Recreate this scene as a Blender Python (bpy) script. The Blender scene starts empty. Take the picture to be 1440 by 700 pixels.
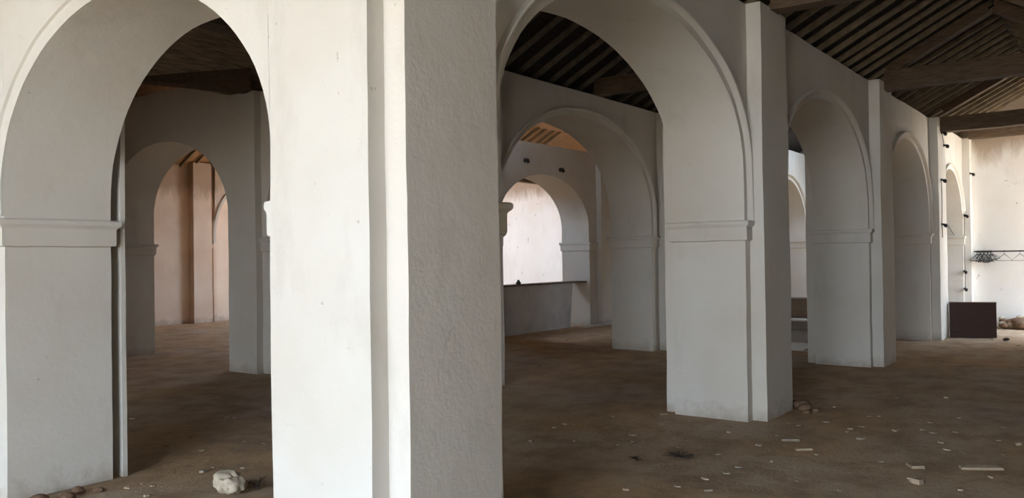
import bpy, bmesh, math, random
from mathutils import Vector, Matrix, noise

random.seed(11)
sc = bpy.context.scene
COL = sc.collection

# ------------------------------------------------------------------ materials
def new_mat(name):
    m = bpy.data.materials.new(name)
    m.use_nodes = True
    nt = m.node_tree
    b = nt.nodes['Principled BSDF']
    return m, nt, b

def nd(nt, t, **kw):
    n = nt.nodes.new(t)
    for k, v in kw.items():
        if k in n.inputs:
            n.inputs[k].default_value = v
        else:
            setattr(n, k, v)
    return n

def ramp(nt, src, stops):
    r = nt.nodes.new('ShaderNodeValToRGB')
    e = r.color_ramp.elements
    while len(e) < len(stops):
        e.new(0.5)
    for i, (p, c) in enumerate(stops):
        e[i].position = p
        e[i].color = c if len(c) == 4 else (*c, 1)
    nt.links.new(src, r.inputs[0])
    return r

def mixc(nt, fac, a, b, mode='MIX'):
    m = nt.nodes.new('ShaderNodeMix')
    m.data_type = 'RGBA'
    m.blend_type = mode
    for s, v in ((0, fac), (6, a), (7, b)):
        if isinstance(v, (int, float)):
            m.inputs[s].default_value = v
        elif isinstance(v, tuple):
            m.inputs[s].default_value = v if len(v) == 4 else (*v, 1)
        else:
            nt.links.new(v, m.inputs[s])
    return m.outputs[2]

def pos_noise(nt, scale, detail=4, rough=.55, stretch=None):
    g = nd(nt, 'ShaderNodeNewGeometry')
    out = g.outputs['Position']
    if stretch:
        mp = nd(nt, 'ShaderNodeMapping')
        mp.inputs['Scale'].default_value = stretch
        nt.links.new(out, mp.inputs[0])
        out = mp.outputs[0]
    n = nd(nt, 'ShaderNodeTexNoise', Scale=scale, Detail=detail, Roughness=rough)
    nt.links.new(out, n.inputs['Vector'])
    return n.outputs['Fac']

def plaster(name, base, warm, stain_top=None, bump=.2, cracks=True, dirt=True, flaked=False):
    m, nt, b = new_mat(name)
    L = nt.links
    n1 = pos_noise(nt, .9, 5)
    c = mixc(nt, ramp(nt, n1, [(.38, (0, 0, 0)), (.72, (1, 1, 1))]).outputs[0], base, warm)
    n2 = pos_noise(nt, 3.1, 6, .65, (1, 1, .35))
    f2 = ramp(nt, n2, [(.56, (0, 0, 0)), (.8, (.55, .55, .55))])
    c = mixc(nt, f2.outputs[0], c, tuple(k * .82 for k in warm))
    # small pits and chips where the limewash has come off
    n3 = pos_noise(nt, 17, 3, .5)
    f3 = ramp(nt, n3, [(.735, (0, 0, 0)), (.77, (.75, .75, .75))])
    c = mixc(nt, f3.outputs[0], c, (.42, .36, .29))
    if flaked:     # patches where the wash has flaked down to dark render
        f5 = ramp(nt, pos_noise(nt, 4.2, 5, .6), [(.665, (0, 0, 0)), (.70, (.7, .7, .7))])
        c = mixc(nt, f5.outputs[0], c, (.33, .30, .27))
    if cracks:
        g = nd(nt, 'ShaderNodeNewGeometry')
        nz = nd(nt, 'ShaderNodeTexNoise', Scale=2.2, Detail=5)
        L.new(g.outputs['Position'], nz.inputs['Vector'])
        add = nd(nt, 'ShaderNodeVectorMath', operation='MULTIPLY_ADD')
        L.new(nz.outputs['Color'], add.inputs[0])
        add.inputs[1].default_value = (.5, .5, .5)
        L.new(g.outputs['Position'], add.inputs[2])
        v = nd(nt, 'ShaderNodeTexVoronoi', feature='DISTANCE_TO_EDGE', Scale=.8)
        L.new(add.outputs[0], v.inputs['Vector'])
        fc = ramp(nt, v.outputs['Distance'], [(0, (.45, .45, .45)), (.004, (0, 0, 0))])
        gate = ramp(nt, pos_noise(nt, 1.3, 2), [(.60, (0, 0, 0)), (.70, (.8, .8, .8))])
        fm = mixc(nt, 1.0, fc.outputs[0], gate.outputs[0], 'MULTIPLY')
        c = mixc(nt, fm, c, (.38, .34, .29))
    g2 = nd(nt, 'ShaderNodeNewGeometry')
    sx = nd(nt, 'ShaderNodeSeparateXYZ')
    L.new(g2.outputs['Position'], sx.inputs[0])
    if dirt:   # splashes of earth along the foot, irregular in height
        a = nd(nt, 'ShaderNodeMath', operation='MULTIPLY_ADD')
        L.new(pos_noise(nt, 5, 5, .7), a.inputs[0])
        a.inputs[1].default_value = -.55
        L.new(sx.outputs['Z'], a.inputs[2])
        fd = ramp(nt, a.outputs[0], [(0, (.7, .7, .7)), (.02, (0, 0, 0))])
        fd.color_ramp.elements[0].position = 0.0
        mr = nd(nt, 'ShaderNodeMapRange')
        mr.inputs[1].default_value = -.3
        mr.inputs[2].default_value = -.12
        mr.inputs[3].default_value = .6
        mr.inputs[4].default_value = 0
        L.new(a.outputs[0], mr.inputs[0])
        c = mixc(nt, mr.outputs[0], c, (.34, .27, .2))
    if stain_top:   # rain stains running down from the leaking eaves
        a = nd(nt, 'ShaderNodeMath', operation='MULTIPLY_ADD')
        L.new(pos_noise(nt, 2.4, 6, .7, (1, 1, .3)), a.inputs[0])
        a.inputs[1].default_value = 1.3
        L.new(sx.outputs['Z'], a.inputs[2])
        mr = nd(nt, 'ShaderNodeMapRange')
        mr.inputs[1].default_value = stain_top + .55
        mr.inputs[2].default_value = stain_top + .95
        mr.inputs[3].default_value = 0
        mr.inputs[4].default_value = .75
        L.new(a.outputs[0], mr.inputs[0])
        c = mixc(nt, mr.outputs[0], c, (.36, .25, .16))
    L.new(c, b.inputs['Base Color'])
    b.inputs['Roughness'].default_value = .9
    b.inputs['Specular IOR Level'].default_value = .2
    h1 = pos_noise(nt, 7, 5, .6)
    h2 = pos_noise(nt, 45, 3, .6)
    hh = nd(nt, 'ShaderNodeMath', operation='MULTIPLY_ADD')
    L.new(h2, hh.inputs[0])
    hh.inputs[1].default_value = .22
    L.new(h1, hh.inputs[2])
    bp = nd(nt, 'ShaderNodeBump', Strength=bump, Distance=.02)
    L.new(hh.outputs[0], bp.inputs['Height'])
    L.new(bp.outputs[0], b.inputs['Normal'])
    return m

def simple(name, col, rough=.8, var=.25, scale=12, bump=.2, stretch=None, metal=0, spec=.3):
    m, nt, b = new_mat(name)
    n = pos_noise(nt, scale, 5, .6, stretch)
    c = mixc(nt, ramp(nt, n, [(.3, (0, 0, 0)), (.7, (1, 1, 1))]).outputs[0],
             tuple(max(0, k * (1 - var)) for k in col), tuple(min(1, k * (1 + var)) for k in col))
    nt.links.new(c, b.inputs['Base Color'])
    b.inputs['Roughness'].default_value = rough
    b.inputs['Metallic'].default_value = metal
    b.inputs['Specular IOR Level'].default_value = spec
    bp = nd(nt, 'ShaderNodeBump', Strength=bump, Distance=.01)
    nt.links.new(n, bp.inputs['Height'])
    nt.links.new(bp.outputs[0], b.inputs['Normal'])
    return m

def earth():
    m, nt, b = new_mat('trodden earth')
    L = nt.links
    n1 = pos_noise(nt, .55, 5, .6)
    c = mixc(nt, ramp(nt, n1, [(.4, (0, 0, 0)), (.62, (1, 1, 1))]).outputs[0], (.44, .29, .16), (.44, .335, .235))
    n2 = pos_noise(nt, 2.2, 8, .7)
    f2 = ramp(nt, n2, [(.35, (.75, .75, .75)), (.55, (0, 0, 0))])
    c = mixc(nt, f2.outputs[0], c, (.23, .15, .095))
    n3 = pos_noise(nt, 38, 4, .65)
    f3 = ramp(nt, n3, [(.66, (0, 0, 0)), (.74, (.6, .6, .6))])
    c = mixc(nt, f3.outputs[0], c, (.55, .46, .35))
    n4 = pos_noise(nt, 14, 6, .75)
    f4 = ramp(nt, n4, [(.28, (.55, .55, .55)), (.45, (0, 0, 0))])
    c = mixc(nt, f4.outputs[0], c, (.19, .135, .095))
    L.new(c, b.inputs['Base Color'])
    b.inputs['Roughness'].default_value = .86
    b.inputs['Specular IOR Level'].default_value = .25
    hh = nd(nt, 'ShaderNodeMath', operation='MULTIPLY_ADD')
    L.new(n3, hh.inputs[0]); hh.inputs[1].default_value = .35; L.new(n4, hh.inputs[2])
    bp = nd(nt, 'ShaderNodeBump', Strength=.6, Distance=.02)
    L.new(hh.outputs[0], bp.inputs['Height'])
    L.new(bp.outputs[0], b.inputs['Normal'])
    return m

M = dict(
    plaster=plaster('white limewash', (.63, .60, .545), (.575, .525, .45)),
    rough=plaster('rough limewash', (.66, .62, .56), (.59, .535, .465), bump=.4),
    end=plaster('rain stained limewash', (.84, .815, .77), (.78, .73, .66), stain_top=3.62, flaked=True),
    pink=plaster('pinkish limewash', (.82, .69, .56), (.72, .55, .42), stain_top=3.3),
    earth=earth(),
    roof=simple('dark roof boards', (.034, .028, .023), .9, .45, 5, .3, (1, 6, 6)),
    dim=simple('shaded rafter wood', (.13, .105, .08), .85, .3, 8, .3, (8, 1, 1)),  # darker copy of the rafter wood, second aisle's gloom put into the colour
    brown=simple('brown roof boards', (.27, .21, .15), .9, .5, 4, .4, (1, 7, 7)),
    roof_lit=simple('greenish grey roof boards lightened as lit', (.15, .14, .10), .9, .4, 5, .3, (1, 6, 6)),  # paler than the other slope: the light on it is in the colour
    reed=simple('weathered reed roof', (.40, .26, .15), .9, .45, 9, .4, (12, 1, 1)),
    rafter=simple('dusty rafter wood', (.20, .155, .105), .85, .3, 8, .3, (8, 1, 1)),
    beam=simple('old beam wood', (.115, .078, .052), .85, .35, 6, .4, (6, 1, 6)),
    brownboard=simple('red brown veneer', (.052, .022, .017), .55, .2, 6, .05, (1, 1, 8)),
    box=simple('brown cupboard wood', (.22, .145, .09), .7, .2, 6, .1, (1, 1, 6)),
    cream=simple('pale tile shard', (.33, .245, .165), .85, .22, 30, .3),
    white=simple('plaster chip', (.27, .215, .16), .9, .2, 30, .4),
    clod=simple('reddish earth clod', (.17, .10, .06), .95, .3, 20, .6),
    stone=simple('rubble stone', (.36, .27, .19), .95, .4, 9, .6),
    rock=simple('pale lime rock', (.42, .35, .26), .95, .25, 14, .6),
    twig=simple('dry weed', (.055, .038, .027), .9, .3, 20, .2),
    black=simple('black bakelite', (.022, .02, .019), .5, .3, 20, .05),
    metal=simple('dark iron', (.045, .042, .04), .5, .3, 20, .1, metal=.6),
    hanger=simple('grey wire', (.035, .033, .03), .6, .3, 20, .1),
    counter=simple('grey painted masonry', (.47, .455, .44), .9, .12, 4, .2),
    shelf=simple('brown counter board', (.17, .12, .09), .7, .2, 8, .1),
    step=simple('whitewashed step', (.55, .52, .47), .9, .2, 6, .3),
    stepb=simple('worn brown step', (.23, .185, .145), .9, .2, 6, .3),
    door=simple('dark door wood', (.035, .03, .028), .7, .25, 6, .1, (6, 6, 1)),
    ground=simple('dry ground outside', (.60, .47, .33), .95, .2, .6, .1),
)

# ------------------------------------------------------------------ mesh helpers
def wob(p, a=.009):
    v = noise.noise_vector(p * 1.1 + Vector((3.1, 7.7, 1.3))) * a
    w = noise.noise_vector(p * 5.0) * (a * .38)
    return p + v + w

class MB:
    def __init__(s):
        s.bm = bmesh.new()
    def quad_grid(s, o, du, dv, res):
        nu = max(1, int(round(du.length / res))); nv = max(1, int(round(dv.length / res)))
        vs = [[s.bm.verts.new(o + du * (i / nu) + dv * (j / nv)) for j in range(nv + 1)] for i in range(nu + 1)]
        for i in range(nu):
            for j in range(nv):
                s.bm.faces.new((vs[i][j], vs[i + 1][j], vs[i + 1][j + 1], vs[i][j + 1]))
    def box(s, x0, x1, y0, y1, z0, z1, res=9):
        X, Y, Z = Vector((x1 - x0, 0, 0)), Vector((0, y1 - y0, 0)), Vector((0, 0, z1 - z0))
        o = Vector((x0, y0, z0))
        s.quad_grid(o, Y, X, res); s.quad_grid(o + Z, X, Y, res)
        s.quad_grid(o, X, Z, res); s.quad_grid(o + Y, Z, X, res)
        s.quad_grid(o, Z, Y, res); s.quad_grid(o + X, Y, Z, res)
        return s
    def obox(s, c, ax, ay, az, hx, hy, hz):
        # oriented box: centre, three unit axes, half sizes
        P = [c + ax * (hx * i) + ay * (hy * j) + az * (hz * k) for k in (-1, 1) for j in (-1, 1) for i in (-1, 1)]
        v = [s.bm.verts.new(p) for p in P]
        for f in ((0, 2, 3, 1), (4, 5, 7, 6), (0, 1, 5, 4), (2, 6, 7, 3), (0, 4, 6, 2), (1, 3, 7, 5)):
            s.bm.faces.new([v[i] for i in f])
        return s
    def bar(s, p, q, w, h, up=Vector((0, 0, 1))):
        p, q = Vector(p), Vector(q)
        ax = (q - p).normalized(); ay = up.cross(ax).normalized(); az = ax.cross(ay)
        return s.obox((p + q) / 2, ax, ay, az, (q - p).length / 2, w / 2, h / 2)
    def tube(s, pts, r, n=6, cap=True):
        pts = [Vector(p) for p in pts]; rings = []
        for i, p in enumerate(pts):
            t = (pts[min(i + 1, len(pts) - 1)] - pts[max(i - 1, 0)]).normalized()
            a = t.cross(Vector((0, 0, 1)))
            if a.length < .05: a = t.cross(Vector((1, 0, 0)))
            a.normalize(); b = t.cross(a)
            rr = r[i] if isinstance(r, (list, tuple)) else r
            rings.append([s.bm.verts.new(p + a * rr * math.cos(6.2832 * k / n) + b * rr * math.sin(6.2832 * k / n)) for k in range(n)])
        for A, B in zip(rings, rings[1:]):
            for k in range(n):
                s.bm.faces.new((A[k], A[(k + 1) % n], B[(k + 1) % n], B[k]))
        if cap:
            s.bm.faces.new(rings[0][::-1]); s.bm.faces.new(rings[-1])
        return s
    def sweep(s, path, prof, close=False):
        # path: list of (point, outward vector, scale) ; prof: list of (offset, up) in (outward, z or given up)
        rows = []
        for p, out, up in path:
            rows.append([s.bm.verts.new(p + out * a + up * b) for a, b in prof])
        for A, B in zip(rows, rows[1:]):
            for k in range(len(prof) - 1):
                s.bm.faces.new((A[k], B[k], B[k + 1], A[k + 1]))
        if not close:
            s.bm.faces.new(rows[0]); s.bm.faces.new(rows[-1][::-1])
        return s
    def build(s, name, mat, parent=None, wobble=0, smooth=40, loc=None):
        bm = s.bm
        bmesh.ops.remove_doubles(bm, verts=bm.verts, dist=1e-5)
        if wobble:
            for v in bm.verts:
                v.co = wob(v.co, wobble)
        bmesh.ops.recalc_face_normals(bm, faces=bm.faces)
        off = Vector(loc) if loc is not None else (Vector(parent.matrix_basis.translation) if parent else Vector())
        if parent is not None and parent.parent is not None:
            off = off + parent.parent.matrix_basis.translation
        if off.length:
            bmesh.ops.translate(bm, verts=bm.verts, vec=-off)
        me = bpy.data.meshes.new(name)
        bm.to_mesh(me); bm.free()
        me.materials.append(M[mat])
        if smooth:
            me.shade_smooth()
            me.set_sharp_from_angle(angle=math.radians(smooth))
        o = bpy.data.objects.new(name, me)
        COL.objects.link(o)
        if parent is not None:
            o.parent = parent
        if loc is not None:
            o.location = loc
        return o

def thing(name, loc, label, cat, group=None):
    o = bpy.data.objects.new(name, None)
    o.empty_display_size = .2
    COL.objects.link(o)
    o.location = loc
    return tag(o, label, cat, group)

def tag(o, label, cat, group=None):
    if label is None:          # masonry out of sight: part of the building shell
        o.name = 'wall_inner'; o['kind'] = 'structure'
        return o
    o['label'] = label; o['category'] = cat
    if group: o['group'] = group
    return o

def struct(o):
    o['kind'] = 'structure'
    return o

RES = .16
CTOP = 5.38          # top of the cross wall before the entrance bay
TOP = 4.02           # top of the arcade walls
IMP = 1.925          # top of the impost mouldings
IMPROF = [(-.002, -.195), (.026, -.187), (.029, -.172), (.029, -.07), (.033, -.06), (.05, -.045), (.056, -.034), (.056, -.010), (.046, -.001), (-.002, .003)]

def subdivide_path(pts, n=6):
    r = []
    for a, b in zip(pts, pts[1:]):
        for k in range(n):
            r.append(a.lerp(b, k / n))
    r.append(pts[-1])
    return r

def impost(plan, side, name='impost_moulding', parent=None, top=IMP):
    """moulding swept round a plan polyline (x, y); side +1 = outward on the left of the walking direction"""
    P = [Vector((x, y, top)) for x, y in plan]
    path = []
    for i, p in enumerate(P):
        ns = []
        for a, b in ((i - 1, i), (i, i + 1)):
            if 0 <= a and b < len(P):
                d = (P[b] - P[a]).normalized()
                ns.append(Vector((-d.y, d.x, 0)) * side)
        if len(ns) == 2:
            m = ns[0] + ns[1]
            out = m / max(.3, m.dot(ns[0]))
        else:
            out = ns[0]
        path.append((p, out, Vector((0, 0, 1))))
    full = []
    for A, B in zip(path, path[1:]):
        n = max(1, int((B[0] - A[0]).length / .1))
        for k in range(n):
            t = k / n
            full.append((A[0].lerp(B[0], t), A[1].lerp(B[1], t) if k else A[1], A[2]))
    full.append(path[-1])
    mb = MB()
    mb.sweep(full, IMPROF)
    return mb.build(name, 'plaster', parent, wobble=.009, smooth=35)

def arch_curve(u0, u1, zl, zr, apex, n=44, cu=None):
    """half-elliptic basket arch from (u0, zl) to (u1, zr)"""
    c = (u0 + u1) / 2 if cu is None else cu
    pts = []
    for i in range(n + 1):
        t = math.pi * (1 - i / n)
        co, si = math.cos(t), math.sin(t)
        if co < 0: pts.append((c + co * (c - u0), zl + si * (apex - zl)))
        else: pts.append((c + co * (u1 - c), zr + si * (apex - zr)))
    return pts

def arch_wall(pts, top, mapf, name, mat, parent, nv=7):
    """spandrel wall over an arch: mapf(u, side, z) -> world point, side 0 = front, 1 = back"""
    mb = MB(); bm = mb.bm
    G = [[[bm.verts.new(mapf(u, s, z + (top - z) * j / nv)) for j in range(nv + 1)] for (u, z) in pts] for s in (0, 1)]
    n = len(pts)
    for s in (0, 1):
        for i in range(n - 1):
            for j in range(nv):
                bm.faces.new((G[s][i][j], G[s][i + 1][j], G[s][i + 1][j + 1], G[s][i][j + 1]))
    NT = 5
    T = []
    for i, (u, z) in enumerate(pts):
        row = [G[0][i][0]] + [bm.verts.new(mapf(u, k / NT, z)) for k in range(1, NT)] + [G[1][i][0]]
        T.append(row)
    for i in range(n - 1):
        for k in range(NT):
            bm.faces.new((T[i][k], T[i + 1][k], T[i + 1][k + 1], T[i][k + 1]))
        bm.faces.new((G[0][i][nv], G[0][i + 1][nv], G[1][i + 1][nv], G[1][i][nv]))
    return mb.build(name, mat, parent, wobble=.009, smooth=40)

def archivolt(pts, mapf, face_n, prof, parent, zmin=None, name='archivolt', side=0):
    P = [p for p in pts]
    if zmin is not None:      # run the ring down the stilted jamb as far as the impost
        P = [(pts[0][0], zmin + (pts[0][1] - zmin) * k / 4) for k in range(4)] + P + [(pts[-1][0], pts[-1][1] + (zmin - pts[-1][1]) * k / 4) for k in range(1, 5)]
    W = [mapf(u, side, z) for u, z in P]
    path = []
    for i, p in enumerate(W):
        t = (W[min(i + 1, len(W) - 1)] - W[max(i - 1, 0)]).normalized()
        out = face_n.cross(t)
        if i == 0: out = face_n.cross((W[1] - W[0]).normalized())
        path.append((p, out, face_n))
    mid = path[len(path) // 2][1]
    if mid.z < 0: path = [(p, -o, f) for p, o, f in path]
    mb = MB(); mb.sweep(path, prof)
    return mb.build(name, 'plaster', parent, wobble=.009, smooth=35)

AVP = [(.070, -.004), (.076, .036), (.090, .052), (.104, .055), (.112, .047), (.114, -.004)]

def pier(x, wd, ys, yj, s, w, p, label, group, sides='LR', back=True, front=True, mat='plaster', fmat=None, top=TOP, extra_back=None):
    t = thing('arcade_pier', (x + wd / 2, (ys + yj) / 2, 0), label, 'pier', group)
    mb = MB(); mb.box(x, x + wd, ys, yj, 0, top, RES); mb.build('shaft', mat, t, wobble=.009)
    if front:
        mb = MB(); mb.box(x + s, x + s + w, ys - p, ys, 0, top, RES); mb.build('pilaster', fmat or mat, t, wobble=.009)
    if back:
        mb = MB(); mb.box(x + s, x + s + w, yj, yj + p, 0, top, RES); mb.build('pilaster', mat, t, wobble=.009)
    if 'L' in sides:
        impost([(x + s, ys), (x, ys), (x, yj), (x + s, yj)], -1 if False else 1, parent=t) if False else impost([(x + s, yj), (x, yj), (x, ys), (x + s, ys)], -1, parent=t)
    if 'R' in sides:
        x1 = x + wd
        impost([(x + s + w, ys), (x1, ys), (x1, yj), (x + s + w, yj)], -1, parent=t)
    return t

def arch(u0, u1, ys, yj, zs, apex, label, group, cu=None, mat='plaster', ring=True, backring=False, top=TOP):
    t = thing('round_arch', ((u0 + u1) / 2, (ys + yj) / 2, zs), label, 'arch', group)
    f = lambda u, s, z: Vector((u, ys + (yj - ys) * s, z))
    pts = arch_curve(u0, u1, zs, zs, apex, cu=cu)
    arch_wall(pts, top, f, 'spandrel_wall', mat, t)
    if ring:
        archivolt(pts, f, Vector((0, -1, 0)), AVP, t, zmin=IMP)
    return t

# ------------------------------------------------------------------ arcade A1 (the long arcade receding to the right)
YS, YJ, PP, S, W = 3.035, 3.79, .145, .116, .744
x1, x2, x3, x4 = 2.966, 7.911, 12.546, 16.84
WD = S * 2 + W
c = thing('arcade_pier', (x1 + .53, 3.41, 0), 'big white pier in front, nearest the camera, smooth bright left side and rough dark front', 'pier', 'piers of the near arcade')
MB().box(x1, x1 + 1.064, YS, YJ, 0, CTOP, RES).build('shaft', 'plaster', c, wobble=.009)
MB().box(x1 + S, x1 + S + W, YS - PP, YS, 0, CTOP, RES).build('pilaster', 'rough', c, wobble=.009)
xr = x1 + 1.064
impost([(x1 + S + W, YS), (xr, YS), (xr, YJ), (x1 + .0, YJ)], -1, parent=c)
pier(x2, WD, YS, YJ, S, W, PP, 'white pier right of the big front pier, moulding across its left side', 'piers of the near arcade')
pier(x3, WD, YS, YJ, S, W, PP, 'dim grey pier, next but one along the arcade after the big front pier', 'piers of the near arcade')
pier(x4, WD, YS, YJ, S, W, PP, 'far pier with a sunlit narrow front beside the dark red board', 'piers of the near arcade')
arch(4.03, x2, YS, YJ, 2.43, 3.57, 'large wide white arch between the big front pier and the next pier', 'arches of the near arcade')
arch(x2 + WD, x3, YS, YJ, 2.25, 3.46, 'second wide arch along the arcade, dim grey, dark opening at its left', 'arches of the near arcade')
arch(x3 + WD, x4, YS, YJ, 2.25, 3.44, 'third arch along the arcade, grey soffit, ending at the sunlit far pier', 'arches of the near arcade')
arch(x4 + WD, 20.45, YS, YJ, 2.2, 3.25, 'small bright sunlit arch at the far end of the arcade above the dark red board', 'arches of the near arcade')
# last respond against the end wall
t = thing('arcade_pier', (20.6, 3.4, 0), 'narrow sunlit half pier in the corner against the bright end wall', 'pier', 'piers of the near arcade')
MB().box(20.45, 20.755, YS, YJ, 0, TOP, RES).build('shaft', 'plaster', t, wobble=.009)
MB().box(20.5, 20.74, YS - PP, YS, 0, TOP, RES).build('pilaster', 'plaster', t, wobble=.009)
impost([(20.5, YJ), (20.45, YJ), (20.45, YS), (20.5, YS)], -1, parent=t)

# ------------------------------------------------------------------ cross wall X0 (arch at the left of the picture)
Y0, Y1 = YJ, 6.147
def fx0(u, s, z):
    xf = x1 - .1425 * (u - YJ)
    return Vector((xf + s * .737, u, z))
a = thing('round_arch', (2.8, 4.97, 2.1), 'tall white arch at the left, springing from the left pier to the big front pier', 'arch', 'cross arches')
pts0 = arch_curve(Y0, Y1, 2.24, 2.06, 3.265, cu=4.93)
arch_wall(pts0, CTOP, fx0, 'spandrel_wall', 'plaster', a)
half = [q for q in pts0 if q[0] > 4.8]
ring0 = [(0, -.004), (.002, .022), (.075, .024), (.082, .012), (.098, .012), (.104, .03), (.118, .03), (.124, -.004)]
archivolt(half + [(Y1, 2.0), (Y1, IMP)], fx0, Vector((-1, -.14, 0)).normalized(), [(q[0], q[1]) for q in ring0], a)
lp = thing('arcade_pier', (3.0, 6.7, 0), 'white pier at the left edge with a broad grey side and a moulding across it', 'pier', 'piers of the cross walls')
xn, xf = fx0(Y1, 0, 0).x, fx0(Y1, 1, 0).x
MB().box(xn, xf, Y1, 7.3, 0, CTOP, RES).build('shaft', 'plaster', lp, wobble=.009)
MB().box(xf + .082, xf + .118, Y1 + .012, 7.2, 0, TOP, RES).build('pilaster', 'plaster', lp, wobble=.006)
MB().box(xf - .01, xf + .085, Y1 + .45, 7.2, 0, TOP, RES).build('backing_strip', 'plaster', lp, wobble=.006)
impost([(xf, Y1 + .3), (xf, Y1), (xn, Y1), (xn, Y1 + .5)], 1, parent=lp, top=1.912)
# unseen cross wall further north, arch narrowed to hold back door light
a = thing('round_arch', (2.6, 8.8, 2.1), None, 'arch', 'cross arches')
def fx0b(u, s, z): return Vector((xn + s * .737, u, z))
arch_wall(arch_curve(7.3, 9.3, 2.1, 2.1, 3.2), CTOP, fx0b, 'spandrel_wall', 'plaster', a)
t = thing('arcade_pier', (3.0, 10.6, 0), None, 'pier', 'piers of the cross walls')
MB().box(xn, xf, 9.3, 11.1, 0, CTOP, RES).build('shaft', 'plaster', t, wobble=.009)

# ------------------------------------------------------------------ arcade A2
ys2, yj2 = 6.57, 7.35
g2 = 'piers of the second arcade'
pier(7.72, 1.0, ys2, yj2, .13, W, .14, 'dark narrow sliver of a pier just right of the big front pier', g2, sides='R')
pier(12.92, WD, ys2, yj2, .24, .62, .14, 'bluish white pier of the second arcade, seen through the large wide arch', g2)
pier(17.4, WD, ys2, yj2, S, W, .14, None, g2)
arch(8.72, 12.92, ys2, yj2, 2.3, 3.66, 'dim grey arch of the second arcade, framed by the large wide arch', 'arches of the second arcade')
arch(12.92 + WD, 17.4, ys2, yj2, 2.25, 3.5, None, 'arches of the second arcade')
arch(17.4 + WD, 21.2, ys2, yj2, 2.1, 3.35, 'small far arch with a lit rim, in the gap left of the dim grey pier', 'arches of the second arcade')
t = thing('arcade_pier', (21.4, 6.9, 0), 'far bluish half pier behind the brown box in the narrow gap', 'pier', g2)
MB().box(21.2, 21.45, ys2, yj2, 0, TOP, RES).build('shaft', 'plaster', t, wobble=.009)
impost([(21.4, yj2), (21.2, yj2), (21.2, ys2), (21.4, ys2)], -1, parent=t)

# ------------------------------------------------------------------ arcade A3
ys3, yj3 = 10.3, 11.05
g3 = 'piers of the third arcade'
t = thing('arcade_pier', (8.1, 10.4, 0), 'bluish grey pier in the left arch opening, right of the small inner arch', 'pier', g3)
MB().box(7.65, 8.45, 10.10, 10.74, 0, TOP, RES).build('shaft', 'plaster', t, wobble=.009)
MB().box(7.76, 8.35, 9.86, 10.10, 0, TOP, RES).build('pilaster', 'plaster', t, wobble=.009)
impost([(7.9, 10.09), (7.76, 10.09), (7.76, 9.86), (8.35, 9.86)], -1, parent=t)
pier(12.6, 1.0, ys3, yj3, S, W, .14, None, g3)
tp = pier(17.1, WD, ys3, yj3, .34, .5, .14, 'distant white pier with moulding at the right end of the grey counter', g3, sides='L')
arch(8.45, 12.6, ys3, yj3, 2.25, 3.5, None, 'arches of the third arcade')
arch(13.6, 17.1, ys3, yj3, 2.25, 3.37, 'distant bright arch over the grey counter', 'arches of the third arcade', cu=15.3, ring=False)

# ------------------------------------------------------------------ cross wall X1
X1a, X1b = 7.65, 8.45
fx1 = lambda u, s, z: Vector((X1a + (X1b - X1a) * s, u, z))
a = thing('round_arch', (8.05, 12.4, 2.3), 'small inner arch seen through the left arch, opening on a pinkish wall', 'arch', 'cross arches')
arch_wall(arch_curve(10.74, 14.0, 2.3, 2.4, 3.5, cu=12.45), 4.3, fx1, 'spandrel_wall', 'plaster', a)
MB().box(X1a, X1b, 14.0, 15.1, 0, 4.3, RES).build('shaft', 'plaster', t4 := thing('arcade_pier', (8.05, 14.5, 0), 'grey pier at the left foot of the small inner arch, cracked low down', 'pier', 'piers of the cross walls'), wobble=.009)
impost([(X1b + .0, 14.3), (X1b, 14.0), (X1a, 14.0), (X1a, 14.4)], 1, parent=t4)
a = thing('round_arch', (8.05, 8.7, 2.3), None, 'arch', 'cross arches')
arch_wall(arch_curve(7.35, 9.86, 2.25, 2.25, 3.4), TOP, fx1, 'spandrel_wall', 'plaster', a)

# ------------------------------------------------------------------ outer walls
def wall(name, boxes, mat):
    mb = MB()
    for b in boxes: mb.box(*b, res=.5)
    return struct(mb.build(name, mat, wobble=.006))

XW, YS_, YN, H = -6.4, -5.0, 20.0, 5.4
DOORS = [(-1.75, 2.2, 4.8), (2.9, 5.3, 3.6), (6.4, 7.5, 2.5)]  # unseen; last door placed and narrowed to light only the inner pier
bx = []; y = YS_ - .5
for a0, a1, h in DOORS:
    bx.append((XW - .5, XW, y, a0, 0, H)); bx.append((XW - .5, XW, a0, a1, h, H)); y = a1
bx.append((XW - .5, XW, y, YN + .5, 0, H))
wall('wall_west', bx, 'plaster')
# end wall (slightly askew)
mb = MB(); bm = mb.bm
ex = lambda y: 20.74 + .2 * (y - 2.9)
n = 60
for seg in range(6):
  mb = MB(); bm = mb.bm
  i0 = seg * 10
  rows = [[bm.verts.new((ex(-1 + 21.5 * i / n), -1 + 21.5 * i / n, z)) for z in (0, .6, 1.2, 1.8, 2.4, 3, 3.6, 4.2, 4.55, H)] for i in range(i0, i0 + 11)]
  rowb = [[bm.verts.new((ex(-1 + 21.5 * i / n) + .5, -1 + 21.5 * i / n, z)) for z in (0, H)] for i in range(i0, i0 + 11)]
  for i in range(10):
    for j in range(9):
        bm.faces.new((rows[i][j], rows[i + 1][j], rows[i + 1][j + 1], rows[i][j + 1]))
    bm.faces.new((rowb[i][0], rowb[i + 1][0], rowb[i + 1][1], rowb[i][1]))
    bm.faces.new((rows[i][9], rows[i + 1][9], rowb[i + 1][1], rowb[i][1]))
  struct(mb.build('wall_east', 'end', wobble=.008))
wall('wall_north', [(XW, 25.0, YN, YN + .5, 0, 4.25)], 'pink')
SOPEN = (18.4, 20.75, 4.1)
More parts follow.
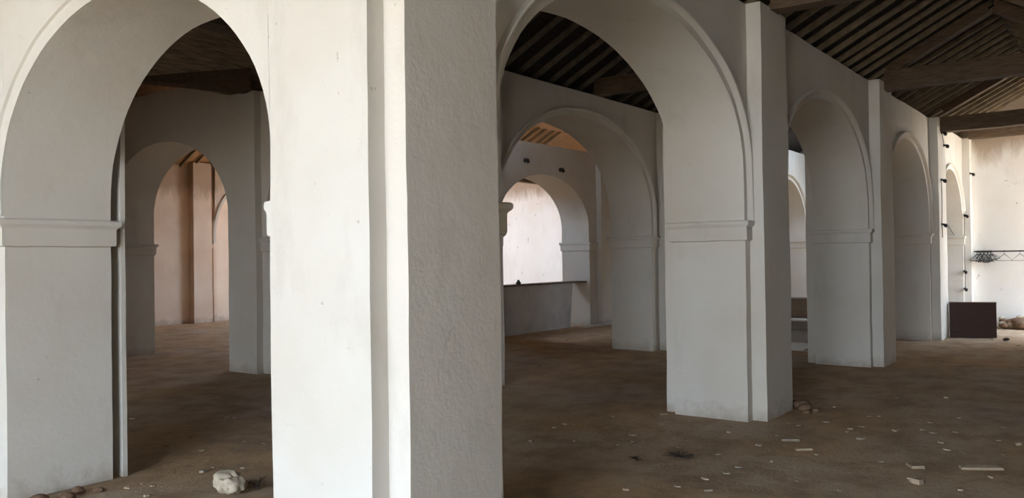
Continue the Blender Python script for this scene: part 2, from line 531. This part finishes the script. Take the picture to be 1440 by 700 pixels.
wall('wall_south', [(2.97, SOPEN[0], -.75, .1, 0, H), (SOPEN[0], SOPEN[1], -.75, .1, SOPEN[2], H), (SOPEN[1], 21.2, -.75, .1, 0, H),
                    (2.5, 2.97, YS_, .1, 0, H), (2.6, 2.96, .1, 2.88, 4.1, H), (XW, 2.97, YS_ - .5, YS_, 0, H)], 'plaster')

wall('wall_inner', [(xn, xf, 11.1, YN, 0, CTOP)], 'plaster')  # unseen, left solid to keep door light off the inner wall

# pink wall details: pilaster and blind arch
mb = MB(); mb.box(13.06, 13.6, 19.8, 20.0, 0, 4.2, .3)
tag(mb.build('wall_pilaster', 'pink', wobble=.008, loc=(13.3, 19.9, 0)), 'pale flat pilaster on the distant pinkish wall inside the small inner arch', 'pilaster')
t = thing('blind_arch', (15.3, 19.95, 0), 'blind arch with raised rim on the distant pinkish wall', 'arch')
fb = lambda u, s, z: Vector((u, 19.86 + .14 * s, z))
bp_ = arch_curve(13.75, 17.0, 2.3, 2.3, 3.95)
arch_wall(bp_, 4.2, fb, 'arch_panel', 'pink', t)
archivolt(bp_, fb, Vector((0, -1, 0)), [(0, -.004), (.005, .05), (.08, .05), (.1, -.004)], t, zmin=2.05)
MB().box(13.655, 13.745, 19.81, 19.86, 0, 2.1, .3).build('rim_jamb', 'pink', t, wobble=.006)
MB().box(13.6, 13.75, 19.86, 20.0, 0, 2.35, .3).build('jamb', 'pink', t, wobble=.006)
mb = MB(); mb.box(13.6, 13.8, 19.82, 20.0, 1.95, 2.07, .3); mb.build('impost_moulding', 'pink', t, wobble=.006)

# closed last bay of the third arcade with a dark door
wall('wall_inner', [(18.06, 18.2, 10.45, 10.75, 0, TOP), (18.2, 19.3, 10.45, 10.75, 2.06, TOP), (19.3, 22.2, 10.45, 10.75, 0, TOP)], 'plaster')
d = struct(MB().box(18.2, 19.3, 10.58, 10.63, .04, 2.06).build('door_1', 'door'))
mb = MB()
for k in range(5): mb.box(18.23 + .213 * k, 18.42 + .213 * k, 10.565, 10.58, .1, 2.0)
mb.build('door_panel', 'door', d)
struct(MB().box(16.4, 19.4, 10.0, 10.12, 0, .05, .3).build('trim_1', 'step', wobble=.004))

# ------------------------------------------------------------------ floor and ground
mb = MB(); mb.quad_grid(Vector((XW - .5, YS_ - .5, 0)), Vector((29.5, 0, 0)), Vector((0, 26, 0)), .3)
fl = mb.build('floor', 'earth', smooth=80)
for v in fl.data.vertices:
    v.co.z = noise.noise(Vector((v.co.x, v.co.y, 0)) * .8) * .006
struct(fl)
mb = MB(); mb.quad_grid(Vector((-60, -60, -.06)), Vector((140, 0, 0)), Vector((0, 140, 0)), 20)
struct(mb.build('ground', 'ground', smooth=0))

# ------------------------------------------------------------------ roofs
PITCH = .53
def slope(name, ya, za, yb, zb, xr, mat='roof', th=.09):
    """one roof slope of boards from (ya, za) up to (yb, zb) for the x ranges in xr"""
    mb = MB()
    for xa, xb in xr:
        P = [Vector((xa, ya, za)), Vector((xb, ya, za)), Vector((xb, yb, zb)), Vector((xa, yb, zb))]
        U = Vector((0, 0, th))
        v = [mb.bm.verts.new(p) for p in P] + [mb.bm.verts.new(p + U) for p in P]
        for f in ((0, 3, 2, 1), (4, 5, 6, 7), (0, 1, 5, 4), (1, 2, 6, 5), (2, 3, 7, 6), (3, 0, 4, 7)):
            mb.bm.faces.new([v[i] for i in f])
    return struct(mb.build(name, mat, smooth=0))

def zroof(y, yv):      # underside height at distance from the valley
    return 4.03 + PITCH * abs(y - yv)
XA, XB = 2.7, 24.6
VAL = [-.33, 3.41, 6.96, 10.68, 14.55]
def gable(y0, y1, south, north, ms='roof', mn='roof'):
    r = (y0 + y1) / 2
    slope('ceiling', y0, 4.03, r, zroof(r, y0), south, ms)
    slope('ceiling', y1, 4.03, r, zroof(r, y1), north, mn)
gable(VAL[0], VAL[1], [(XA, XB)], [(XA, XB)], ms='roof_lit')
gable(VAL[1], VAL[2], [(XA, 19.5), (20.15, XB)], [(XA, XB)])  # hole in the south slope added to light the far arch wall
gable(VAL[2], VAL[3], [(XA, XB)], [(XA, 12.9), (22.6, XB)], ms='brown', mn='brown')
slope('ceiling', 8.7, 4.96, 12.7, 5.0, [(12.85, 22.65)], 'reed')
gable(VAL[3], VAL[4], [(XA, 12.9), (22.6, XB)], [(XA, 13.2), (14.2, XB)], mn='reed', ms='reed')  # hole in the north slope added to light the third arcade
gable(VAL[4], 20.2, [(XA, 17.3), (20.2, XB)], [(XA, XB)], mn='reed', ms='reed')  # unseen hole in the south slope, placed to brighten the end wall
slope('ceiling', -5.6, 5.4, 20.6, 5.42, [(-7.0, 3.0)])

def rafter_proto(y0, z0, y1, z1, w=.034, h=.07):
    mb = MB()
    mb.bar((0, y0, z0 - h / 2 - .004), (0, y1, z1 - h / 2 - .004), w, h)
    return mb
def rafters(xs, yv, yr, label, group, mat='rafter', start=.12):
    sg = 1 if yr > yv else -1
    ya = yv + sg * start; yb = yr - sg * .02
    proto = None
    for x in xs:
        if proto is None:
            mb = rafter_proto(ya, zroof(ya, yv), yb, zroof(yb, yv))
            proto = o = mb.build('rafter', mat, smooth=0)
        else:
            o = proto.copy(); COL.objects.link(o)
        o.location = (x, 0, random.uniform(-.004, 0)); o.rotation_euler = (0, 0, 0)
        tag(o, label, 'rafter', group)
rn = (VAL[0] + VAL[1]) / 2
fr = lambda a, b, st: [a + st * k + random.uniform(-.03, .03) for k in range(int((b - a) / st) + 1)]
rafters(fr(8.0, 20.5, .40), VAL[1], rn, 'thin pale rafter on the dark roof slope rising from the near arcade wall', 'rafters over the near arcade')
rafters(fr(11.6, 20.5, .40), VAL[0], rn, 'thin rafter on the opposite roof slope at the top right corner', 'rafters of the opposite slope')
r1 = (VAL[1] + VAL[2]) / 2
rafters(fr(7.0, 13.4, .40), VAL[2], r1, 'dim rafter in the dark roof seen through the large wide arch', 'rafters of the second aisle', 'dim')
r2 = (VAL[2] + VAL[3]) / 2
rafters(fr(15.6, 19.7, .33), VAL[4], (VAL[3] + VAL[4]) / 2, 'rafter in the orange lit roof gap above the distant bright arch', 'rafters of the third aisle')
rafters(fr(4.0, 7.4, .45), VAL[2], r2, 'dim rafter in the dark roof behind the left arch', 'rafters behind the left arch')
r4 = (VAL[4] + 20.2) / 2
rafters(fr(9.2, 14.4, .40), 20.2, r4, 'rafter in the lit reed roof above the pinkish wall', 'rafters over the pinkish wall')

# tie beam trusses across the aisle on the right
def truss(x, label, zb=3.80, h=.27, w=.22, princ=True):
    t = thing('roof_truss', (x, 1.5, zb), label, 'roof truss', 'trusses of the right aisle')
    MB().box(x - w / 2, x + w / 2, .1, 2.888, zb, zb + h, .3).build('tie_beam', 'beam', t, wobble=.012)
    if princ:
        for yv, sg in ((VAL[1], -1), (VAL[0], 1)):
            mb = MB(); ya = yv + sg * .56; yb = rn - sg * .04
            mb.bar((x, ya, zroof(ya, yv) - .15), (x, yb, zroof(yb, yv) - .15), .17, .14)
            mb.build('principal_rafter', 'beam', t)
    return t
truss(8.42, 'beam end just entering the top edge above the white second pier', 4.0, .2)
truss(13.04, 'dark beam with a sloping timber crossing the roof above the dim grey pier', 3.90)
truss(17.34, 'dark brown straight beam crossing to the sunlit far pier', 3.78)
truss(20.45, 'darkest far beam right against the bright end wall', 3.98, .2, princ=False)
mb = MB(); mb.box(11.1, 11.32, 3.79, 6.57, 4.02, 4.26, .3)
tag(mb.build('tie_beam', 'beam', wobble=.01, loc=(11.2, 5.2, 4.02)), 'black beam high in the dark roof seen through the large wide arch', 'beam')
mb = MB(); mb.bar((3.2, 11.9, 4.20), (7.64, 10.22, 4.17), .26, .34)
tag(mb.build('roof_beam', 'beam', wobble=.012, loc=(5.4, 10.2, 4.03)), 'thick black beam at the top of the left arch opening', 'beam')

mb = MB(); mb.box(8.45, 22.2, 14.43, 14.67, 3.80, 4.02, .4); struct(mb.build('ceiling_beam', 'beam', wobble=.01))
mb = MB(); mb.box(3.5, 7.72, 6.84, 7.08, 3.80, 4.02, .4); struct(mb.build('ceiling_beam', 'beam', wobble=.01))

# ------------------------------------------------------------------ counter, steps, boxes
t = thing('counter', (15, 10.5, 0), 'low grey masonry counter in front of the distant bright wall', 'counter')
mb = MB(); bm = mb.bm
f = [(13.4, 0), (16.42, 0), (16.55, 1.0), (13.4, 1.0)]
A = [bm.verts.new((x, 10.42, z)) for x, z in f]; B = [bm.verts.new((x, 10.62, z)) for x, z in f]
bm.faces.new(A); bm.faces.new(B[::-1])
for i in range(4): bm.faces.new((A[i], B[i], B[(i + 1) % 4], A[(i + 1) % 4]))
mb.build('counter_body', 'counter', t, smooth=0)
MB().box(13.4, 17.09, 10.37, 10.72, 1.0, 1.035, .4).build('counter_top', 'shelf', t)
mb = MB(); mb.tube([(14.55, 10.5, 1.035), (14.55, 10.5, 1.07), (14.55, 10.5, 1.10), (14.55, 10.5, 1.13)], [.05, .055, .03, .022], 10)
tag(mb.build('ink_bottle', 'black', loc=(14.55, 10.5, 1.035)), 'tiny dark pot standing on the edge of the grey counter', 'pot')

t = thing('raised_step', (15.4, 5.1, 0), 'low worn step with a whitewashed front in the narrow gap between two piers', 'step')
MB().box(14.15, 20.9, 3.98, 6.4, 0, .13, .5).build('step_top', 'stepb', t, wobble=.006)
MB().box(14.10, 14.16, 3.98, 6.4, 0, .13, .3).build('riser', 'step', t, wobble=.006)
t = thing('upper_step', (17.2, 5.1, .13), 'upper step with a pale nosing under the brown box in the narrow gap', 'step')
MB().box(16.55, 20.9, 3.98, 6.4, .13, .30, .5).build('step_top', 'stepb', t, wobble=.006)
MB().box(16.5, 16.95, 3.98, 6.4, .30, .325, .3).build('nosing', 'step', t, wobble=.006)
t = thing('cupboard', (17.8, 5.5, .3), 'small brown wooden box on the upper step in the narrow gap', 'box')
MB().box(17.55, 18.0, 5.32, 5.86, .31, .66).build('carcass', 'box', t)
MB().box(17.53, 18.02, 5.30, 5.88, .66, .685).build('lid', 'shelf', t)
MB().box(17.535, 17.55, 5.36, 5.82, .35, .63).build('front_panel', 'box', t)
t = thing('low_box', (17.9, 6.1, .3), 'low dark red box beside the small brown box in the narrow gap', 'box')
MB().box(17.7, 18.1, 5.93, 6.3, .31, .5).build('carcass', 'brownboard', t)
MB().box(17.6, 18.1, 5.92, 6.31, .36, .385).build('shelf_edge', 'step', t)

# dark red board: a desk panel standing by the far pier
t = thing('desk', (17.7, 2.5, 0), 'dark red brown desk standing on its side by the sunlit far pier', 'desk')
bx0, by0, bx1, by1 = 17.62, 2.86, 17.80, 2.12
dv = Vector((bx1 - bx0, by1 - by0, 0)).normalized(); nv_ = Vector((dv.y, -dv.x, 0))
if nv_.x > 0: nv_ = -nv_
cc = Vector(((bx0 + bx1) / 2, (by0 + by1) / 2, .33)); ln = math.hypot(bx1 - bx0, by1 - by0) / 2
MB().obox(cc, dv, nv_, Vector((0, 0, 1)), ln, .014, .32).build('top_panel', 'brownboard', t, smooth=0)
for sg in (-1, 1):
    MB().obox(cc + dv * sg * (ln - .03) - nv_ * .17, dv, nv_, Vector((0, 0, 1)), .012, .155, .31).build('side_panel', 'brownboard', t, smooth=0)
MB().obox(cc - nv_ * .17 + Vector((0, 0, -.2)), dv, nv_, Vector((0, 0, 1)), ln - .05, .15, .01).build('shelf', 'brownboard', t, smooth=0)
mb = MB(); mb.obox(cc + Vector((0, 0, .325)), dv, nv_, Vector((0, 0, 1)), ln + .004, .018, .008); mb.build('edge_strip', 'box', t, smooth=0)

for x_, z_, lb in ((14.55, 3.62, 'left of the two dark pegs standing for beam holes in the wall above the distant bright arch'), (15.9, 3.52, 'right of the two dark pegs standing for beam holes in the wall above the distant bright arch')):  # black pegs stand in for dark holes in the wall
    mb = MB(); mb.tube([(x_, 10.305, z_), (x_, 10.22, z_ - .01), (x_ + .01, 10.2, z_ - .06)], [.05, .045, .03], 8)
    tag(mb.build('hole_peg', 'black', loc=(x_, 10.3, z_)), lb, 'peg')

# ------------------------------------------------------------------ clothes rail with hangers on the end wall
t = thing('clothes_rail', (20.45, 1.9, 1.58), 'thin dark clothes rail fixed across the bright end wall', 'rail')
RZ = 1.585
rx = lambda y: ex(y) - .16
MB().tube([(rx(2.84), 2.84, RZ), (rx(.9), .9, RZ)], .014, 8).build('rod', 'metal', t)
for y in (2.8, 1.0):
    MB().tube([(rx(y), y, RZ), (ex(y), y, RZ)], .011, 6).build('bracket', 'metal', t)
def hanger_mb():
    mb = MB()
    hook = [(0, 0, 0)] + [(0, .018 * math.sin(k * .6), .018 * math.cos(k * .6) - .012) for k in range(-1, 6)]
    mb.tube([(0, .0, -.06), (0, 0, -.03), (0, .018, -.012), (0, .012, .008), (0, -.006, .012), (0, -.016, -.002)], .004, 5)
    mb.tube([(0, 0, -.06), (0, .17, -.20), (0, -.17, -.20), (0, 0, -.06)], .006, 5)
    return mb
hp = None
def hanger(y, rz, label, group, tilt=0):
    global hp
    if hp is None:
        hp = o = hanger_mb().build('coat_hanger', 'hanger')
    else:
        o = hp.copy(); COL.objects.link(o)
    o.location = (rx(y), y, RZ + .005); o.rotation_euler = (tilt, 0, rz)
    return tag(o, label, 'hanger', group)
hanger(2.27, .5, 'single wire hanger in the middle of the clothes rail', 'hangers')
hanger(1.98, .4, 'rightmost wire hanger on the clothes rail at the picture edge', 'hangers')
for k in range(22):
    hanger(2.79 - .0135 * k, 1.0 + random.uniform(-.35, .35), 'wire hanger in the tangled bunch at the left end of the clothes rail', 'bunched hangers', random.uniform(-.35, .35))

# ------------------------------------------------------------------ lamp holders and their wires
def lamp_holder(p, n, label, drop=.0):
    p = Vector(p); n = Vector(n).normalized()
    t = thing('lamp_holder', p, label, 'lamp holder', 'lamp holders on the far piers')
    MB().tube([p, p + n * .012, p + n * .013, p + n * .04], [.026, .026, .016, .018], 8).build('holder', 'black', t)
    q = p + n * .04
    MB().tube([q, q + n * .02 + Vector((0, 0, -.015)), q + n * .035 + Vector((0, 0, -.035)), q + n * .04 + Vector((0, 0, -.06))], [.018, .034, .032, .012], 8).build('bulb', 'black', t)
    return t
FN = (0, -1, 0)
lamp_holder((17.30, 2.89, 3.77), FN, 'topmost black lamp holder on the sunlit far pier, close under the beam')
lamp_holder((17.50, 2.89, 3.56), FN, 'black lamp holder second from the top on the sunlit far pier')
lamp_holder((17.18, 2.89, 2.90), FN, 'black lamp holder halfway up the sunlit far pier, left of the small arch')
lamp_holder((17.16, 2.89, 2.09), FN, 'black lamp holder low on the sunlit far pier, just above moulding height')
lamp_holder((20.52, 2.89, 3.25), FN, 'black lamp holder high on the corner half pier')
lamp_holder((20.47, 3.0, 2.36), (-.6, -1, 0), 'black lamp holder on the corner half pier beside the small arch foot')
lamp_holder((20.46, 3.02, 1.17), (-1, -.6, 0), 'black lamp holder low in the small arch, above the dark red desk')
lamp_holder((20.47, 3.02, .80), (-1, -.6, 0), 'lowest black lamp holder, just above the dark red desk')
lamp_holder((20.45, 3.45, 2.33), (-1, 0, 0), 'black lamp holder hanging inside the small sunlit arch')
def cable(pts, label):
    mb = MB(); mb.tube(pts, .006, 5)
    tag(mb.build('cable', 'black', loc=pts[0]), label, 'cable')
cable([(17.31, 2.88, 3.77), (17.36, 2.875, 3.68), (17.45, 2.875, 3.62), (17.50, 2.88, 3.57)], 'short wire between the two topmost lamp holders on the far pier')
cable([(17.18, 2.88, 2.9), (17.175, 2.876, 2.5), (17.16, 2.88, 2.1), (17.17, 2.876, 1.85)], 'thin wire hanging down the far pier between two lamp holders')
cable([(20.44, 3.5, 3.0), (20.435, 3.46, 2.6), (20.44, 3.4, 2.3), (20.435, 3.2, 1.95)], 'thin wire hanging inside the small sunlit arch')
cable([(20.46, 2.99, 2.36), (20.44, 3.01, 1.9), (20.45, 3.005, 1.2), (20.46, 3.01, .8)], 'thin wire down the edge of the corner half pier')

# ------------------------------------------------------------------ debris on the floor
def shard(x, y, lx, ly, h, rot, mat, name, label, cat, group=None, n=6, sub=False):
    mb = MB(); bm = mb.bm
    an = sorted(random.uniform(-.25, .25) + 6.2832 * k / n for k in range(n))
    low, up = [], []
    for a_ in an:
        k = random.uniform(.82, 1.1)
        q = max(abs(math.cos(a_)), abs(math.sin(a_))) if n == 4 else 1
        u, v = lx / 2 * math.cos(a_) * k, ly / 2 * math.sin(a_) * k
        if n == 4:
            a2 = a_ + math.pi / 4
            u, v = lx / 2 * math.copysign(1, math.cos(a2)) * random.uniform(.9, 1), ly / 2 * math.copysign(1, math.sin(a2)) * random.uniform(.85, 1.0)
        low.append(bm.verts.new((u, v, 0))); up.append(bm.verts.new((u * random.uniform(.86, .97), v * random.uniform(.86, .97), h * random.uniform(.75, 1.1))))
    bm.faces.new(low[::-1]); bm.faces.new(up)
    m_ = len(low)
    for i in range(m_): bm.faces.new((low[i], low[(i + 1) % m_], up[(i + 1) % m_], up[i]))
    o = mb.build(name, mat, smooth=0)
    o.location = (x, y, .003); o.rotation_euler = (random.uniform(-.04, .04), random.uniform(-.04, .04), rot)
    return tag(o, label, cat, group)

def lump(x, y, z, r, mat, name, label, cat, group=None, flat=.65, seed=0, lv=2, rough=.12):
    mb = MB()
    bmesh.ops.create_icosphere(mb.bm, subdivisions=lv, radius=1)
    for v in mb.bm.verts:
        k = 1 + .38 * noise.noise(v.co * .9 + Vector((seed * 3.7, seed, 0))) + rough * noise.noise(v.co * 3.0 + Vector((0, seed * 1.9, seed)))
        v.co = v.co * r * k; v.co.z *= flat
    zm = min(v.co.z for v in mb.bm.verts)
    for v in mb.bm.verts: v.co.z -= zm + r * .06
    o = mb.build(name, mat, smooth=50)
    o.location = (x, y, z); o.rotation_euler = (0, 0, seed * 1.3)
    return tag(o, label, cat, group)

BIG = [
    (6.90, 1.37, .15, .10, .022, .5, 'cream', 'pale square tile fragment on the floor, in the lower right', 4),
    (7.09, .96, .30, .075, .022, -1.15, 'cream', 'longest pale tile strip on the floor, near the bottom right corner', 4),
    (7.30, 2.43, .155, .045, .02, -1.1, 'white', 'short pale strip on the floor just right of the white second pier', 4),
    (7.02, 2.23, .14, .05, .016, -1.0, 'cream', 'brownish flat strip on the floor below the short pale strip', 4),
]
DEB = """1211,600,.08;1259,606,.10;1191,608,.05;1196,604,.05;1211,618,.08;1298,605,.06;1312,609,.06;1344,608,.06;1323,623,.06;1331,633,.07
1405,620,.05;1432,626,.09;1308,595,.05;1161,594,.07;1067,627,.07;1148,640,.04;1279,674,.05;1289,679,.13;1393,672,.05;1222,586,.04
1237,586,.04;1348,588,.06;1411,602,.04;1123,599,.05;1109,595,.05;1094,591,.05;1093,613,.04;1121,677,.03;1173,573,.06;1386,602,.04
890,612,.09;896,614,.05;891,621,.08;934,583,.09;930,597,.06;939,608,.04;992,674,.09;997,690,.08;954,685,.06;1022,666,.06
1039,658,.06;979,605,.05;1002,599,.05;1025,609,.06;862,586,.07;807,597,.05;795,597,.07;747,621,.06;780,602,.06;807,621,.05
970,592,.05;955,629,.05;870,626,.06;286,664,.075;341,659,.05;303,681,.05;284,634,.07;268,615,.04;234,627,.05;320,588,.08
330,588,.05;372,583,.05;371,624,.045;343,621,.045;300,658,.04;179,687,.06;215,684,.05;207,698,.07;186,589,.06;187,605,.07
201,680,.05;264,589,.05;760,515,.06;784,512,.05;775,521,.05;735,476,.08;752,478,.07;797,479,.07;420,560,.05;905,468,.05;1190,500,.08
1243,488,.08;1395,478,.07;1432,486,.09;1145,572,.05;1180,560,.05;1260,560,.05;1330,560,.05;1085,650,.04;1240,650,.035;1180,690,.04
1350,690,.04;1410,640,.04;1060,690,.04;915,660,.04;880,690,.05;1010,640,.04"""
CAMF, CX, CY = 1204.562, 720., 350.
yaw, pit, rol = math.radians(36.212), math.radians(.568), math.radians(.82)
FW = Vector((math.cos(yaw) * math.cos(pit), math.sin(yaw) * math.cos(pit), math.sin(pit)))
RR = Vector((math.sin(yaw), -math.cos(yaw), 0)); UU = RR.cross(FW)
CR = RR * math.cos(rol) - UU * math.sin(rol); CU = RR * math.sin(rol) + UU * math.cos(rol)
EYE = Vector((0, 0, 1.6))
for lx in BIG:
    x, y, a_, b_, h, r_, mt, lb, n = lx
    shard(x, y, a_, b_, h, r_, mt, 'tile_fragment', lb, 'tile fragment', 'larger tile fragments', n)
for k, e in enumerate(q for q in DEB.replace('\n', ';').split(';') if q):
    px, py, s_ = map(float, e.split(','))
    d = FW * CAMF + CR * (px - CX) - CU * (py - CY)      # where the photograph shows the chip on the ground
    q = EYE + d * (-1.6 / d.z)
    if q.z > .01: continue
    dark = 720 < px < 880 or 160 < px < 200
    shard(q.x, q.y, s_, s_ * random.uniform(.5, .8), s_ * random.uniform(.10, .28), random.uniform(0, 3.1), random.choice(['white', 'cream', 'white', 'stone']),
          'plaster_chip', 'small pale plaster chip lying on the brown earth floor', 'plaster chip', 'plaster chips scattered on the floor', random.choice([5, 6, 7]))
shard(3.83, 5.13, .15, .09, .03, .4, 'cream', 'tile_fragment', 'curved pale tile piece on the floor by the big front pier foot, left side', 'tile fragment', 'larger tile fragments', 6)
lump(3.62, 5.08, -.01, .105, 'rock', 'rock', 'pale rounded rock on the floor at the bottom edge inside the left arch', 'rock', flat=.75, seed=3, lv=4, rough=.3)
for k, (x, y, r) in enumerate([(2.76, 5.98, .06), (2.92, 5.92, .05), (3.05, 6.02, .045), (2.62, 5.95, .06), (3.14, 5.93, .035), (2.85, 5.8, .04)]):
    lump(x, y, -.012, r, 'clod', 'earth_clod', 'reddish earth clod at the foot of the left pier', 'earth clod', 'clods at the left pier', .6, k + 1)
for k, (x, y, r) in enumerate([(8.80, 2.78, .07), (8.92, 2.85, .09), (8.78, 2.66, .045), (8.98, 2.95, .07), (8.66, 2.72, .04), (9.06, 3.0, .05)]):
    lump(x, y, -.012, r, 'clod', 'earth_clod', 'reddish brown clod heaped at the right foot of the white second pier', 'earth clod', 'clods at the second pier', .6, k + 9)
# dry weeds
def weed(x, y, n, r, h, label):
    mb = MB()
    for k in range(n):
        a_ = random.uniform(0, 6.28); rr = random.uniform(.4, 1) * r
        e = Vector((x + rr * math.cos(a_), y + rr * math.sin(a_), random.uniform(.25, 1) * h))
        m_ = Vector((x, y, 0)).lerp(e, .5) + Vector((random.uniform(-.02, .02), random.uniform(-.02, .02), h * .2))
        mb.tube([(x + random.uniform(-.01, .01), y + random.uniform(-.01, .01), .0), m_, e], [.006, .0045, .002], 5)
    tag(mb.build('dry_weed', 'twig', loc=(x, y, 0)), label, 'dry weed')
weed(3.79, 5.02, 12, .10, .10, 'dark dry weed sprouting beside the pale rock')
weed(6.26, 2.95, 26, .16, .035, 'flattened dark straw tuft on the floor left of the white second pier')
weed(6.0, 3.2, 12, .09, .03, 'small dark straw tuft on the floor in the shadow under the wide arch')
# rubble heap against the end wall
for k in range(46):
    u = random.random(); y = 2.62 - 1.3 * u; lay = random.random()
    x = ex(y) - .1 - random.random() * .6
    hz = max(0, .26 * (1 - abs(x - ex(y) + .1) / .8)) * random.uniform(.2, 1) * min(1, (2.72 - y) * 3)
    lump(x, y, hz - .01, random.uniform(.035, .085), random.choice(['stone', 'stone', 'rock', 'clod']), 'rubble_stone', 'brown stone in the rubble heap at the foot of the bright end wall', 'stone', 'rubble by the end wall', .7, k + 30)
lump(20.12, 1.9, -.03, .30, 'clod', 'rubble_mound', 'mound of brown earth under the rubble at the end wall', 'mound', flat=.45, seed=77, lv=3)
lump(17.4, 1.93, -.005, .05, 'twig', 'stone', 'dark stone on the floor just right of the red brown desk', 'stone', flat=.6, seed=5)
lump(13.95, 4.35, -.01, .05, 'white', 'stone', 'pale stone before the whitewashed step in the narrow gap', 'stone', flat=.7, seed=6)

# ------------------------------------------------------------------ light: daylight through the doors and roof holes added to light the aisles
w = bpy.data.worlds.new('sky'); sc.world = w; w.use_nodes = True
nt = w.node_tree; bg = nt.nodes['Background']
tc = nd(nt, 'ShaderNodeTexCoord'); sp = nd(nt, 'ShaderNodeSeparateXYZ')
nt.links.new(tc.outputs['Generated'], sp.inputs[0])
sky = ramp(nt, sp.outputs['Z'], [(0, (.80, .90, 1.0)), (.5, (.60, .77, 1.0))])
nt.links.new(sky.outputs[0], bg.inputs['Color'])
bg.inputs['Strength'].default_value = 15.0

def portal(name, loc, rot, sx, sy):
    l = bpy.data.lights.new(name, 'AREA'); l.shape = 'RECTANGLE'; l.size = sx; l.size_y = sy
    l.cycles.is_portal = True
    o = bpy.data.objects.new(name, l); o.location = loc; o.rotation_euler = rot
    COL.objects.link(o)
R90 = math.pi / 2
for a0, a1, h in DOORS:      # facing +X
    portal('doorway_daylight', (XW - .25, (a0 + a1) / 2, h / 2), (0, -R90, 0), h, a1 - a0)
portal('opening_daylight', ((SOPEN[0] + SOPEN[1]) / 2, -.4, SOPEN[2] / 2), (R90, 0, 0), SOPEN[1] - SOPEN[0], SOPEN[2])

portal('added_hole_portal', (18.75, 15.95, 4.95), (0, 0, 0), 2.9, 2.8)  # portals over the roof holes added for light
portal('added_hole_portal', (13.7, 13.6, 5.2), (0, 0, 0), 1.0, 1.9)
portal('added_hole_portal', (19.83, 4.3, 5.2), (0, 0, 0), .65, 1.75)

sl = bpy.data.lights.new('sun', 'SUN'); sl.energy = 24; sl.angle = math.radians(.53); sl.color = (1, .93, .82)
so = bpy.data.objects.new('sun', sl); COL.objects.link(so)
so.rotation_euler = Vector((-.2, .38, -.9)).to_track_quat('-Z', 'Y').to_euler()

# ------------------------------------------------------------------ camera
cam = bpy.data.cameras.new('camera'); cam.sensor_width = 36; cam.lens = 36 * CAMF / 1440; cam.clip_start = .05
co = bpy.data.objects.new('camera', cam); COL.objects.link(co)
mw = Matrix(((CR.x, CU.x, -FW.x, 0), (CR.y, CU.y, -FW.y, 0), (CR.z, CU.z, -FW.z, 1.6), (0, 0, 0, 1)))
co.matrix_world = mw
sc.camera = co
vs = sc.view_settings
sc.display_settings.display_device = 'sRGB'
vs.view_transform = 'Standard'; vs.look = 'None'; vs.exposure = .5; vs.gamma = 1; vs.use_curve_mapping = False
sc.cycles.max_bounces = 10; sc.cycles.diffuse_bounces = 8; sc.cycles.sample_clamp_indirect = 6
sc.cycles.use_denoising = True
